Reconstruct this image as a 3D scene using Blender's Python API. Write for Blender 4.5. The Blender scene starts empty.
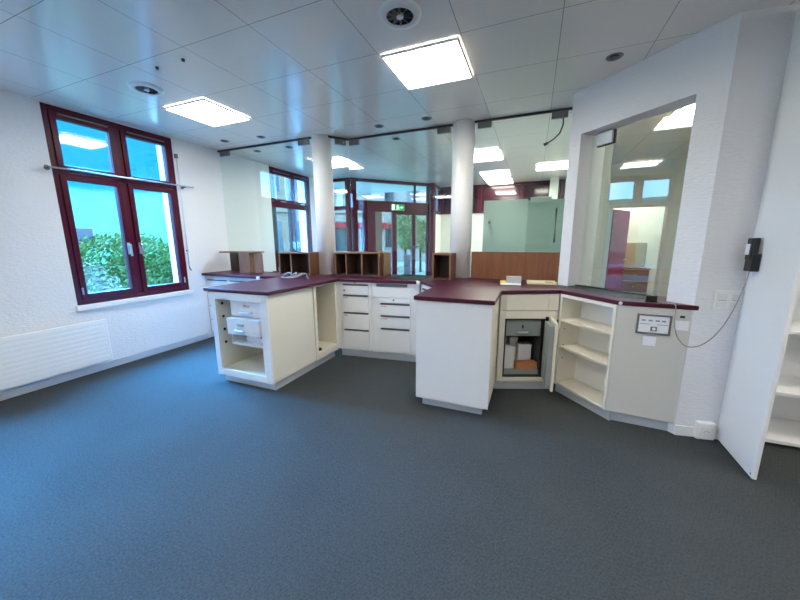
import bpy, bmesh, math, random
from mathutils import Matrix, Vector
R = math.radians
sc = bpy.context.scene
col = sc.collection
random.seed(7)

# ------------------------------------------------------------------ helpers
class MB:
    """collects shapes and links them as one mesh object"""
    def __init__(s): s.bm = bmesh.new()
    def box(s, x0, x1, y0, y1, z0, z1, mat=None):
        vs = [s.bm.verts.new(v) for v in ((x0,y0,z0),(x1,y0,z0),(x1,y1,z0),(x0,y1,z0),(x0,y0,z1),(x1,y0,z1),(x1,y1,z1),(x0,y1,z1))]
        if mat: 
            for v in vs: v.co = mat @ v.co
        for f in ((3,2,1,0),(4,5,6,7),(0,1,5,4),(1,2,6,5),(2,3,7,6),(3,0,4,7)):
            s.bm.faces.new([vs[i] for i in f])
        return s
    def prism(s, poly, z0, z1):
        a = sum(poly[i][0]*poly[(i+1)%len(poly)][1]-poly[(i+1)%len(poly)][0]*poly[i][1] for i in range(len(poly)))
        if a < 0: poly = poly[::-1]
        lo = [s.bm.verts.new((x,y,z0)) for x,y in poly]; hi = [s.bm.verts.new((x,y,z1)) for x,y in poly]
        n = len(poly)
        s.bm.faces.new(lo[::-1]); s.bm.faces.new(hi)
        for i in range(n): s.bm.faces.new((lo[i], lo[(i+1)%n], hi[(i+1)%n], hi[i]))
        return s
    def ring(s, x0, x1, z0, z1, w, y0, y1):
        """rectangular frame in the xz plane, bar width w (number or l,r,b,t)"""
        l, r, b, t = (w,)*4 if not isinstance(w, tuple) else w
        s.box(x0, x0+l, y0, y1, z0, z1); s.box(x1-r, x1, y0, y1, z0, z1)
        s.box(x0+l, x1-r, y0, y1, z0, z0+b); s.box(x0+l, x1-r, y0, y1, z1-t, z1)
        return s
    def cyl(s, p0, p1, r, n=16, r1=None):
        p0, p1 = Vector(p0), Vector(p1); d = p1-p0
        q = d.to_track_quat('Z','Y').to_matrix().to_4x4(); q.translation = (p0+p1)/2
        bmesh.ops.create_cone(s.bm, cap_ends=True, segments=n, radius1=r, radius2=r if r1 is None else r1, depth=d.length, matrix=q)
        return s
    def tube(s, pts, r, n=8):
        pts = [Vector(p) for p in pts]; rings = []
        up = Vector((0,0,1))
        for i, p in enumerate(pts):
            t = (pts[min(i+1,len(pts)-1)]-pts[max(i-1,0)]).normalized()
            a = t.cross(up)
            if a.length < 1e-4: a = t.cross(Vector((1,0,0)))
            a.normalize(); b = a.cross(t)
            rings.append([s.bm.verts.new(p+r*(math.cos(2*math.pi*k/n)*a+math.sin(2*math.pi*k/n)*b)) for k in range(n)])
        for i in range(len(rings)-1):
            for k in range(n):
                s.bm.faces.new((rings[i][k], rings[i][(k+1)%n], rings[i+1][(k+1)%n], rings[i+1][k]))
        s.bm.faces.new(rings[0][::-1]); s.bm.faces.new(rings[-1])
        return s
    def lathe(s, prof, c=(0,0,0), n=32):
        c = Vector(c); rings = []
        for r, z in prof:
            rings.append([s.bm.verts.new(c+Vector((r*math.cos(2*math.pi*k/n), r*math.sin(2*math.pi*k/n), z))) for k in range(n)])
        for i in range(len(rings)-1):
            for k in range(n):
                s.bm.faces.new((rings[i][k], rings[i][(k+1)%n], rings[i+1][(k+1)%n], rings[i+1][k]))
        s.bm.faces.new(rings[0][::-1]); s.bm.faces.new(rings[-1])
        return s
    def face(s, pts):
        s.bm.faces.new([s.bm.verts.new(p) for p in pts]); return s
    def build(s, name, mat, parent=None, bevel=0, smooth=False, loc=None, rz=0):
        bmesh.ops.recalc_face_normals(s.bm, faces=s.bm.faces[:])
        me = bpy.data.meshes.new(name); s.bm.to_mesh(me); s.bm.free()
        if smooth:
            me.polygons.foreach_set('use_smooth', [True]*len(me.polygons))
        o = bpy.data.objects.new(name, me); col.objects.link(o)
        me.materials.append(mat)
        if parent: o.parent = parent
        if loc: o.location = loc
        o.rotation_euler.z = rz
        if bevel:
            m = o.modifiers.new('bevel', 'BEVEL'); m.width = bevel; m.segments = 2; m.limit_method = 'ANGLE'; m.angle_limit = R(40)
        return o

def tag(o, label, cat, group=None, kind=None):
    o['label'] = label; o['category'] = cat
    if group: o['group'] = group
    if kind: o['kind'] = kind
    return o
def thing(name, label, cat, loc=(0,0,0), rz=0, group=None):
    o = bpy.data.objects.new(name, None); col.objects.link(o)
    o.location = loc; o.rotation_euler.z = rz; o.empty_display_size = .1
    return tag(o, label, cat, group)
def struct(o, label=None):
    o['kind'] = 'structure'
    if label: o['label'] = label
    return o
def dup(root, loc, rz=None, label=None, group=None):
    r = root.copy(); col.objects.link(r); r.location = loc
    if rz is not None: r.rotation_euler.z = rz
    if label: r['label'] = label
    if group: r['group'] = group
    for ch in list(root.children):
        c = ch.copy(); col.objects.link(c); c.parent = r
        for g in list(ch.children):
            d = g.copy(); col.objects.link(d); d.parent = c
    return r

# ------------------------------------------------------------------ materials
def srgb(r, g, b):
    f = lambda c: (c/255/12.92) if c/255 <= .04045 else ((c/255+.055)/1.055)**2.4
    return (f(r), f(g), f(b), 1)
def mat(name, c, rough=.5, metal=0, spec=.5, bump=None, vary=None, coat=0):
    m = bpy.data.materials.new(name); m.use_nodes = True
    nt = m.node_tree; b = nt.nodes['Principled BSDF']
    b.inputs['Base Color'].default_value = c; b.inputs['Roughness'].default_value = rough
    b.inputs['Metallic'].default_value = metal; b.inputs['Specular IOR Level'].default_value = spec
    if coat: b.inputs['Coat Weight'].default_value = coat; b.inputs['Coat Roughness'].default_value = .08
    tc = nt.nodes.new('ShaderNodeTexCoord')
    if vary:                       # slight tone variation of the surface itself
        sc_, amt = vary
        n = nt.nodes.new('ShaderNodeTexNoise'); n.inputs['Scale'].default_value = sc_; n.inputs['Detail'].default_value = 4
        mx = nt.nodes.new('ShaderNodeMix'); mx.data_type = 'RGBA'
        mx.inputs['A'].default_value = tuple(v*(1-amt) for v in c[:3])+(1,); mx.inputs['B'].default_value = tuple(min(1,v*(1+amt)) for v in c[:3])+(1,)
        nt.links.new(tc.outputs['Object'], n.inputs['Vector']); nt.links.new(n.outputs['Fac'], mx.inputs['Factor'])
        nt.links.new(mx.outputs['Result'], b.inputs['Base Color'])
    if bump:
        sc_, st, dist = bump
        mp = nt.nodes.new('ShaderNodeMapping'); mp.inputs['Scale'].default_value = sc_ if isinstance(sc_, tuple) else (sc_,)*3
        n = nt.nodes.new('ShaderNodeTexNoise'); n.inputs['Scale'].default_value = 1; n.inputs['Detail'].default_value = 3
        bp = nt.nodes.new('ShaderNodeBump'); bp.inputs['Strength'].default_value = st; bp.inputs['Distance'].default_value = dist
        nt.links.new(tc.outputs['Object'], mp.inputs['Vector']); nt.links.new(mp.outputs['Vector'], n.inputs['Vector'])
        nt.links.new(n.outputs['Fac'], bp.inputs['Height']); nt.links.new(bp.outputs['Normal'], b.inputs['Normal'])
    return m
def emit(name, c, s):
    m = bpy.data.materials.new(name); m.use_nodes = True; nt = m.node_tree
    e = nt.nodes.new('ShaderNodeEmission'); e.inputs['Color'].default_value = c; e.inputs['Strength'].default_value = s
    nt.links.new(e.outputs[0], nt.nodes['Material Output'].inputs['Surface'])
    nt.nodes.remove(nt.nodes['Principled BSDF'])
    return m
def glass(name, tint, rough=0.0, f0=.04, frost=0, frostc=(.6,.75,.7,1), gcol=(1,1,1,1)):
    m = bpy.data.materials.new(name); m.use_nodes = True; nt = m.node_tree
    nt.nodes.remove(nt.nodes['Principled BSDF'])
    t = nt.nodes.new('ShaderNodeBsdfTransparent'); t.inputs['Color'].default_value = tint
    g = nt.nodes.new('ShaderNodeBsdfGlossy'); g.inputs['Roughness'].default_value = rough; g.inputs['Color'].default_value = gcol
    lw = nt.nodes.new('ShaderNodeLayerWeight'); lw.inputs['Blend'].default_value = .5
    p = nt.nodes.new('ShaderNodeMath'); p.operation = 'POWER'; p.inputs[1].default_value = 5
    ma = nt.nodes.new('ShaderNodeMath'); ma.operation = 'MULTIPLY_ADD'; ma.inputs[1].default_value = 1-f0; ma.inputs[2].default_value = f0
    mx = nt.nodes.new('ShaderNodeMixShader')
    nt.links.new(lw.outputs['Facing'], p.inputs[0]); nt.links.new(p.outputs[0], ma.inputs[0]); nt.links.new(ma.outputs[0], mx.inputs['Fac'])
    src = t
    if frost:
        d = nt.nodes.new('ShaderNodeBsdfDiffuse'); d.inputs['Color'].default_value = frostc
        m2 = nt.nodes.new('ShaderNodeMixShader'); m2.inputs['Fac'].default_value = frost
        nt.links.new(t.outputs[0], m2.inputs[1]); nt.links.new(d.outputs[0], m2.inputs[2]); src = m2
    nt.links.new(src.outputs[0], mx.inputs[1]); nt.links.new(g.outputs[0], mx.inputs[2])
    nt.links.new(mx.outputs[0], nt.nodes['Material Output'].inputs['Surface'])
    return m
def wood(name, c1, c2, scale=(3, 3, .35), rough=.5, rings=7):
    m = mat(name, c1, rough); nt = m.node_tree; b = nt.nodes['Principled BSDF']; tc = nt.nodes['Texture Coordinate']
    mp = nt.nodes.new('ShaderNodeMapping'); mp.inputs['Scale'].default_value = scale
    n = nt.nodes.new('ShaderNodeTexNoise'); n.inputs['Scale'].default_value = rings; n.inputs['Detail'].default_value = 6; n.inputs['Distortion'].default_value = .6
    r = nt.nodes.new('ShaderNodeValToRGB'); r.color_ramp.elements[0].position = .35; r.color_ramp.elements[1].position = .65
    r.color_ramp.elements[0].color = c1; r.color_ramp.elements[1].color = c2
    nt.links.new(tc.outputs['Object'], mp.inputs['Vector']); nt.links.new(mp.outputs['Vector'], n.inputs['Vector'])
    nt.links.new(n.outputs['Fac'], r.inputs['Fac']); nt.links.new(r.outputs['Color'], b.inputs['Base Color'])
    return m
def carpet_mat():
    m = mat('carpet', (.1,.13,.15,1), .95, spec=.15); nt = m.node_tree; b = nt.nodes['Principled BSDF']; tc = nt.nodes['Texture Coordinate']
    mp = nt.nodes.new('ShaderNodeMapping'); mp.inputs['Rotation'].default_value = (0,0,R(28))
    w = nt.nodes.new('ShaderNodeTexWave'); w.inputs['Scale'].default_value = 22; w.inputs['Distortion'].default_value = 9; w.inputs['Detail'].default_value = 2; w.inputs['Detail Scale'].default_value = 6
    n = nt.nodes.new('ShaderNodeTexNoise'); n.inputs['Scale'].default_value = 90; n.inputs['Detail'].default_value = 3
    n2 = nt.nodes.new('ShaderNodeTexNoise'); n2.inputs['Scale'].default_value = 1.7; n2.inputs['Detail'].default_value = 5
    r = nt.nodes.new('ShaderNodeValToRGB'); r.color_ramp.elements[0].color = (.036,.041,.042,1); r.color_ramp.elements[1].color = (.068,.075,.077,1)
    r.color_ramp.elements[0].position = .36; r.color_ramp.elements[1].position = .75
    a = nt.nodes.new('ShaderNodeMath'); a.operation = 'MULTIPLY_ADD'; a.inputs[1].default_value = .3
    a2 = nt.nodes.new('ShaderNodeMath'); a2.operation = 'MULTIPLY_ADD'; a2.inputs[1].default_value = .75
    a3 = nt.nodes.new('ShaderNodeMath'); a3.operation = 'MULTIPLY'; a3.inputs[1].default_value = .16
    L = nt.links.new
    L(tc.outputs['Object'], mp.inputs['Vector']); L(mp.outputs['Vector'], w.inputs['Vector'])
    L(tc.outputs['Object'], n.inputs['Vector']); L(tc.outputs['Object'], n2.inputs['Vector'])
    L(w.outputs['Fac'], a3.inputs[0]); L(n.outputs['Fac'], a2.inputs[0]); L(a3.outputs[0], a2.inputs[2])
    L(n2.outputs['Fac'], a.inputs[0]); L(a2.outputs[0], a.inputs[2]); L(a.outputs[0], r.inputs['Fac']); L(r.outputs['Color'], b.inputs['Base Color'])
    ad = nt.nodes.new('ShaderNodeMath'); ad.operation = 'ADD'; L(w.outputs['Fac'], ad.inputs[0]); L(n.outputs['Fac'], ad.inputs[1])
    bp = nt.nodes.new('ShaderNodeBump'); bp.inputs['Strength'].default_value = .55; bp.inputs['Distance'].default_value = .006
    L(ad.outputs[0], bp.inputs['Height']); L(bp.outputs['Normal'], b.inputs['Normal'])
    return m
def ceiling_mat():
    m = mat('ceiling_panel', (.86,.80,.735,1), .2, spec=.5); nt = m.node_tree; b = nt.nodes['Principled BSDF']; tc = nt.nodes['Texture Coordinate']
    sp = nt.nodes.new('ShaderNodeSeparateXYZ'); L = nt.links.new; L(tc.outputs['Object'], sp.inputs[0])
    def line(out, pitch, off, half):
        a = nt.nodes.new('ShaderNodeMath'); a.operation = 'SUBTRACT'; a.inputs[1].default_value = off; L(out, a.inputs[0])
        p = nt.nodes.new('ShaderNodeMath'); p.operation = 'PINGPONG'; p.inputs[1].default_value = pitch/2; L(a.outputs[0], p.inputs[0])
        g = nt.nodes.new('ShaderNodeMath'); g.operation = 'LESS_THAN'; g.inputs[1].default_value = half; L(p.outputs[0], g.inputs[0])
        return g.outputs[0]
    lx = line(sp.outputs['X'], .582, -3.42, .0024); ly = line(sp.outputs['Y'], .5725, 1.13, .0024)
    mx = nt.nodes.new('ShaderNodeMath'); mx.operation = 'MAXIMUM'; L(lx, mx.inputs[0]); L(ly, mx.inputs[1])
    c = nt.nodes.new('ShaderNodeMix'); c.data_type = 'RGBA'; c.inputs['A'].default_value = (.86,.80,.735,1); c.inputs['B'].default_value = (.34,.335,.33,1)
    L(mx.outputs[0], c.inputs['Factor']); L(c.outputs['Result'], b.inputs['Base Color'])
    n = nt.nodes.new('ShaderNodeTexNoise'); n.inputs['Scale'].default_value = 1.5
    bp = nt.nodes.new('ShaderNodeBump'); bp.inputs['Strength'].default_value = .08; bp.inputs['Distance'].default_value = .02
    L(tc.outputs['Object'], n.inputs['Vector']); L(n.outputs['Fac'], bp.inputs['Height']); L(bp.outputs['Normal'], b.inputs['Normal'])
    return m

M = {}
M['wall'] = mat('wall_plaster', srgb(226,226,228), .85, spec=.25, bump=((40,40,80), .45, .009))
M['wallr'] = mat('wall_plaster_rough', srgb(228,228,232), .85, spec=.25, bump=((26,26,100), .5, .009))
M['smooth'] = mat('smooth_white_wall', srgb(226,228,222), .7)
M['carpet'] = carpet_mat()
M['ceil'] = ceiling_mat()
M['white'] = mat('white_lacquer', srgb(232,232,232), .4)
M['colw'] = mat('column_paint', srgb(246,246,244), .6)
M['cream'] = mat('cream_laminate', srgb(226,221,208), .45)
M['creamin'] = mat('cream_interior', srgb(222,215,196), .5)
M['panelgrey'] = mat('pale_grey_laminate', srgb(205,203,197), .45)
M['offwhite'] = mat('offwhite_steel', srgb(224,224,224), .4)
M['top'] = mat('burgundy_worktop', (.062,.007,.022,1), .36, spec=.3, vary=(60,.15))
M['frame'] = mat('burgundy_frame', (.062,.003,.016,1), .35, spec=.2)
M['alu'] = mat('aluminium', (.60,.64,.69,1), .4, metal=.35)
M['steel'] = mat('brushed_steel', (.55,.55,.55,1), .3, metal=1)
M['dark'] = mat('dark_grip', (.09,.09,.095,1), .4)
M['greymetal'] = mat('grey_fitting', (.17,.17,.17,1), .4, metal=.3)
M['black'] = mat('black_plastic', (.008,.008,.009,1), .35)
M['rail'] = mat('dark_rail', (.02,.02,.022,1), .45)
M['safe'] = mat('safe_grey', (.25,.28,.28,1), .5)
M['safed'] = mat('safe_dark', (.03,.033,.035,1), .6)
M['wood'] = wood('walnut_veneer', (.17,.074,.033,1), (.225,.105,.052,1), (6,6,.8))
M['darkwood_shade'] = wood('dark_walnut_shade', (.048,.026,.018,1), (.07,.038,.026,1), (6,6,.8))  # walnut darkened with the pigeonholes' inner shade; also on the dresser feet
M['panel'] = wood('cherry_panel', (.18,.062,.024,1), (.23,.084,.034,1), (5,5,.5))
M['glass'] = glass('clear_glass', (.97,.985,.98,1))
M['green'] = glass('partition_glass', (.93,.972,.945,1))
M['wglass'] = glass('window_glass', (.97,.99,1,1), f0=.045)
M['frost'] = glass('frosted_glass', (.84,.93,.89,1), rough=.15, frost=.7, frostc=srgb(176,196,187))
M['darkglass'] = mat('dark_tray_glass', (.012,.018,.017,1), .4, spec=.2)
M['label'] = mat('pale_paper', srgb(236,236,240), .6)
M['qr'] = mat('grey_print', srgb(150,152,160), .6)
M['pink'] = mat('pink_sticker', srgb(205,150,155), .6)
M['cardw'] = mat('white_card', srgb(225,222,216), .7)
M['terra'] = mat('kraft_paper', srgb(196,128,84), .7)
M['yellow'] = mat('yellow_paper', srgb(226,206,90), .7)
M['creamtray'] = mat('cream_plastic', srgb(238,230,184), .5)
M['cable'] = mat('grey_cable', (.32,.29,.30,1), .5)
M['bcable'] = mat('dark_cable', (.05,.05,.055,1), .5)
M['exitg'] = emit('exit_sign_green', (.01,.22,.07,1), 1.0)
M['exitw'] = emit('exit_sign_white', (.75,1,.85,1), 1.1)
M['lamp'] = emit('lamp_diffuser', (1,.965,.87,1), 17)
M['lampframe'] = mat('lamp_frame', srgb(225,225,225), .4)
M['asphalt'] = mat('asphalt', (.09,.065,.04,1), .9, spec=0, vary=(2,.2))
M['burgdoor'] = mat('burgundy_door', (.36,.008,.085,1), .5)

# outside
def out(name, c, vary=None): return mat(name, c, .9, spec=0, vary=vary)
M['facade'] = out('outside_render', (.16,.12,.085,1))
M['facade2'] = out('outside_render_grey', (.17,.14,.11,1))
M['outwin'] = mat('outside_window', (.012,.013,.015,1), .15)
M['outroof'] = out('outside_roof', (.035,.02,.018,1))
M['outred'] = out('outside_red', (.16,.006,.008,1))
M['trunk'] = out('bark', (.012,.009,.007,1))

# ------------------------------------------------------------------ room shell
ZC = 2.66; XL = -4.286
struct(MB().box(-4.586, 3.2, -3, 8.3, -.12, 0).build('floor', M['carpet']), 'grey blue ribbed carpet floor')
struct(MB().box(-4.586, 3.2, -3, 8.3, ZC, ZC+.12).build('ceiling', M['ceil']), 'grey metal panel ceiling')

def wall_y(name, x0, x1, segs, holes, m):
    """wall running along Y with holes (y0,y1,z0,z1)"""
    b = MB(); y = segs[0]
    for (a, c, z0, z1) in sorted(holes):
        b.box(x0, x1, y, a, 0, ZC)
        if z0 > 0: b.box(x0, x1, a, c, 0, z0)
        if z1 < ZC: b.box(x0, x1, a, c, z1, ZC)
        y = c
    b.box(x0, x1, y, segs[1], 0, ZC)
    return struct(b.build(name, m))
W1 = (1.755, 2.935); W2 = (4.57, 5.66); W3 = (-.45, .75)
wall_y('wall_left', XL-.3, XL, (-3, 6.09), [(w[0], w[1], .735, 2.65) for w in (W1, W2, W3)], M['wall'])
struct(MB().box(-4.586, 3.3, -3.1, -3, 0, ZC).build('wall_rear', M['wall']))
struct(MB().box(3.2, 3.3, -3, 8.3, 0, ZC).build('wall_right', M['wall']))
# diagonal wall with the service hatch, its left pier and the corner beside the cupboard
w1 = Vector((.25, 3.52)); w2 = Vector((1.02, 2.70)); wu = (w2-w1).normalized(); wn = Vector((-wu.y, wu.x)); WL = (w2-w1).length
wang = math.atan2(wu.y, wu.x)
def W(u, d): p = w1+wu*u+wn*d; return (p.x, p.y)
U0, U1, TH = .11, .957, .18
b = MB()
b.prism([W(0,0), W(U0,0), W(U0,TH), (.56,3.72), (.56,3.95), (.275,3.95)], 0, ZC)
b.prism([W(U1,0), W(WL,0), (1.285,2.745), (1.285,3.22), (1.2,3.22), W(U1,TH)], 0, ZC)
b.prism([W(U0,0), W(U1,0), W(U1,TH), W(U0,TH)], 0, .912)
b.prism([W(U0,0), W(U1,0), W(U1,TH), W(U0,TH)], 2.297, ZC)
struct(b.build('wall_hatch', M['wallr']), 'white diagonal wall with a glazed hatch')
struct(MB().prism([W(U0+.002,.0), W(U1-.002,.0), W(U1-.002,TH+.02), W(U0+.002,TH+.02)], .913, .944).build('trim_1', M['top']), 'burgundy sill of the hatch')
struct(MB().box(.55, .67, 3.95, 8.3, 0, ZC).build('wall_lobby', M['smooth']))
b = MB(); b.box(.67, 1.25, 6.85, 6.97, 0, ZC); b.box(2.03, 3.2, 6.85, 6.97, 0, ZC); b.box(1.25, 2.03, 6.85, 6.97, 1.93, ZC)
struct(b.build('wall_backroom', M['smooth']))
struct(MB().box(1.2, 3.2, 3.2, 3.3, 0, ZC).build('wall_cupboard', M['smooth']))
struct(MB().box(.67, 3.2, 8.2, 8.3, 0, ZC).build('wall_corridor', M['smooth']))
b = MB(); b.ring(1.19, 2.09, 0, 1.99, (.06,.06,0.001,.06), 6.82, 6.85)
struct(b.build('trim_2', M['white'], bevel=.004), 'white door casing in the room behind the hatch')
# lobby end wall: pale dado with dark glazing above
struct(MB().box(-2.2, .55, 8.12, 8.2, 0, 2.02).build('wall_end', M['smooth']))
b = MB(); b.ring(-2.2, .55, 2.02, ZC, (.07,.07,.05,.05), 8.08, 8.16); b.box(-1.35,-1.25,8.08,8.16,2.05,2.63); b.box(-.35,-.28,8.08,8.16,2.05,2.63)
w = thing('window_5', 'dark burgundy high window at the far end of the lobby', 'window'); w['kind'] = 'structure'
b.build('frame', M['frame'], w, .004)
MB().box(-2.15, .5, 8.125, 8.13, 2.06, 2.62).build('blind', mat('burgundy_blind', (.03,.004,.012,1), .12), w)
MB().box(-1.3, -1.2, 8.02, 8.08, 2.04, 2.62).build('post', M['frame'], w, .004)
struct(MB().box(.24, .40, 7.75, 7.95, 0, ZC).build('pillar', M['smooth'], bevel=.01), 'white square pillar at the far end of the lobby')
# wall in the lobby running back behind the entrance
b = MB(); b.box(-2.26, -2.2, 7.56, 8.2, 0, 2.0)
struct(b.build('wall_entrance', M['smooth']))
w = thing('window_6', 'dark framed high window beside the entrance corner', 'window'); w['kind'] = 'structure'
MB().box(-2.26,-2.2,7.56,8.12,2.0,2.06).box(-2.26,-2.2,7.56,8.12,2.58,2.66).box(-2.26,-2.2,7.56,7.62,2.06,2.58).box(-2.26,-2.2,8.05,8.12,2.06,2.58).build('frame', M['frame'], w)
MB().box(-2.234,-2.226,7.62,8.05,2.06,2.58).build('pane', M['wglass'], w)

# columns standing on the counter line
for x, y, n, l in ((-2.55, 3.66, 'column', 'white round column between the two left glass panes'), (-.80, 3.86, 'column', 'white round column beside the wooden back panel')):
    struct(MB().cyl((x,y,.9455),(x,y,ZC-.001),.121,40).build(n, M['colw'], smooth=False), l)
for o in list(bpy.data.objects):
    if o.name.startswith('column'):
        for p in o.data.polygons: p.use_smooth = len(p.vertices) == 4

# baseboards
struct(MB().box(XL, XL+.012, -3, 3.12, 0, .075).build('baseboard_left', M['alu'], bevel=.002), 'grey aluminium baseboard under the window wall')
E1 = Vector((1.02,2.70)); E2 = Vector((1.283,2.745)); eang = math.atan2(E2.y-E1.y, E2.x-E1.x)
struct(MB().box(0, (E2-E1).length, -.014, 0, 0, .075).build('baseboard_right', M['white'], loc=(E1.x,E1.y,0), rz=eang, bevel=.003), 'white baseboard beside the cupboard')

# ------------------------------------------------------------------ windows on the left wall
def window(name, y0, y1, z0=.735, z1=2.65, lbl=None, tilt=False):
    w = thing(name, lbl, 'window', (XL, y0, 0), R(90)); w['kind'] = 'structure'   # local x = world Y, local y = -X (outwards)
    L = y1-y0; ym = L/2
    b = MB(); b.ring(0, L, z0, z1, (.045,.045,.05,.06), .0, .075)
    b.box(.045, L-.045, .005, .075, 2.03, 2.07); b.box(ym-.03, ym+.03, .005, .075, z0+.05, z1-.06)
    b.build('frame', M['frame'], w, .004)
    for i, (a, c) in enumerate(((.045, ym-.03), (ym+.03, L-.045))):
        for j, (za, zb) in enumerate(((z0+.05, 2.03), (2.07, z1-.06))):
            wl, wr, wb, wt = (.05, .05, .065, .05) if j == 0 else (.05, .05, .05, .05)
            s = MB().ring(a, c, za, zb, (wl, wr, wb, wt), -.012, .06).build('sash', M['frame'], w, .005)
            MB().box(a+wl, c-wr, .02, .032, za+wb, zb-wt).build('pane', M['wglass'], s)
            MB().ring(a+wl-.002, c-wr+.002, za+wb-.002, zb-wt+.002, .005, .012, .02).build('gasket', M['rail'], s)
            if j == 0:
                xh = c-.028 if i == 0 else a+.028
                h = MB().box(xh-.014, xh+.014, -.024, -.010, 1.24, 1.37); h.box(xh-.009, xh+.009, -.05, -.024, 1.335, 1.355); h.box(xh-.009, xh+.009, -.062, -.048, 1.22, 1.355)
                h.build('handle', M['steel'], s, .003)
                xh2 = a+.012 if i == 0 else c-.012
                MB().cyl((xh2,-.016,za+.06),(xh2,-.016,za+.13),.008,10).build('hinge', M['steel'], s)
            else:
                MB().box((a+c)/2-.06, (a+c)/2+.06, -.03, -.012, za+.004, za+.022).build('latch', M['steel'], s, .002)
                MB().box((a+c)/2-.2, (a+c)/2+.2, -.026, -.012, zb-.016, zb-.004).build('opener_bar', M['greymetal'], s, .002)
    MB().box(-.02, L+.03, -.045, .012, z0-.05, z0+.004).build('sill', M['white'], w, .006)
    return w
window('window_1', *W1, lbl='burgundy four light window over the radiator, garden outside')
window('window_2', *W2, lbl='burgundy window in the lobby behind the first glass pane')
window('window_3', *W3, lbl='burgundy window further along the left wall')

# entrance: side window (Y = 6.09) and diagonal glazed entrance
w = thing('window_4', 'narrow burgundy side window left of the entrance', 'window'); w['kind'] = 'structure'
b = MB(); b.ring(XL, -3.62, 0, ZC, (.12,.08,.1,.06), 6.06, 6.13); b.box(XL+.12, -3.70, 6.06, 6.13, 2.02, 2.10); b.build('frame', M['frame'], w, .004)
MB().box(XL+.12, -3.70, 6.09, 6.10, .1, 2.02).box(XL+.12, -3.70, 6.09, 6.10, 2.1, 2.6).build('pane', M['wglass'], w)
f1 = Vector((-3.6, 6.09)); fu = (Vector((-2.26,7.515))-f1).normalized(); fang = math.atan2(fu.y, fu.x)
d = thing('door_1', 'burgundy glazed entrance with double doors under the exit sign', 'door', (f1.x, f1.y, 0), fang); d['kind'] = 'structure'
b = MB(); b.box(0,.12,-.06,.08,0,ZC); b.box(1.85,2.02,-.08,.08,0,ZC); b.box(.12,1.85,-.03,.06,2.0,2.225); b.box(.12,1.85,-.03,.06,2.6,ZC)
b.box(1.5,1.53,-.02,.05,2.225,2.6); b.box(.12,.145,-.02,.05,0,2.0); b.box(.265,.30,-.02,.05,0,2.0); b.box(.12,1.85,-.02,.05,0,.03)
b.build('frame', M['frame'], d, .004)
MB().cyl((1.94,-.09,0),(1.94,-.09,ZC),.045,20).build('downpipe', M['frame'], d)
MB().box(.30,.54,-.03,.05,.03,2.0).build('solid_panel', M['frame'], d, .004); MB().box(.54,.70,0,.03,.03,2.0).build('grey_panel', M['greymetal'], d)
MB().box(.145,.265,.01,.018,.03,2.0).build('side_pane', M['wglass'], d)
MB().box(.12,1.5,.01,.018,2.225,2.6).box(1.53,1.85,.01,.018,2.225,2.6).build('transom_pane', M['wglass'], d)
MB().box(.70,.94,.01,.018,.03,2.0).build('fixed_pane', M['wglass'], d)
for a, c, sw in ((.94, 1.47, (.11,.03,.06,.05)), (1.47, 1.85, (.05,.03,.06,.05))):
    s = MB().ring(a, c, .03, 2.0, sw, -.025, .03).build('door_leaf', M['frame'], d, .003)
    MB().box(a+sw[0], c-sw[1], 0, .008, .09, 1.95).build('pane', M['wglass'], s)
    MB().tube([(c-.02 if a < 1 else a+.02,-.03,.95),(c-.02 if a < 1 else a+.02,-.07,.97),(c-.02 if a < 1 else a+.02,-.07,1.23),(c-.02 if a < 1 else a+.02,-.03,1.25)], .011).build('handle', M['dark'], s)
# exit sign on the header
e = thing('exit_sign', 'green and white running man exit sign on the burgundy entrance header', 'sign', (f1.x+fu.x*1.06, f1.y+fu.y*1.06, 2.03), fang)
MB().box(-.16,.16,-.075,-.03,0,.14).build('housing', M['greymetal'], e, .004)
MB().box(-.152,.152,-.078,-.075,.008,.132).build('face', M['exitg'], e)
g = MB()
g.box(-.148,-.085,-.081,-.078,.014,.126)                               # doorway
Mx = lambda x, z, a: Matrix.Translation((x,0,z)) @ Matrix.Rotation(a, 4, 'Y')
g.cyl((-.005,-.081,.108),(-.005,-.078,.108),.012,12)                   # head
g.box(-.012,.012,-.081,-.078,-.026,.026, Mx(-.010,.073,R(-14)))        # trunk
g.box(-.006,.006,-.081,-.078,-.026,.026, Mx(-.028,.035,R(38)))         # legs
g.box(-.006,.006,-.081,-.078,-.026,.026, Mx(.016,.038,R(-42)))
g.box(-.005,.005,-.081,-.078,-.022,.022, Mx(-.034,.084,R(60))); g.box(-.005,.005,-.081,-.078,-.022,.022, Mx(.016,.076,R(-55)))
g.box(.06,.125,-.081,-.078,.064,.078); g.box(-.004,.004,-.081,-.078,-.02,.02, Mx(.072,.081,R(45))); g.box(-.004,.004,-.081,-.078,-.02,.02, Mx(.072,.061,R(-45)))
g.build('pictogram', M['exitw'], e)

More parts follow.
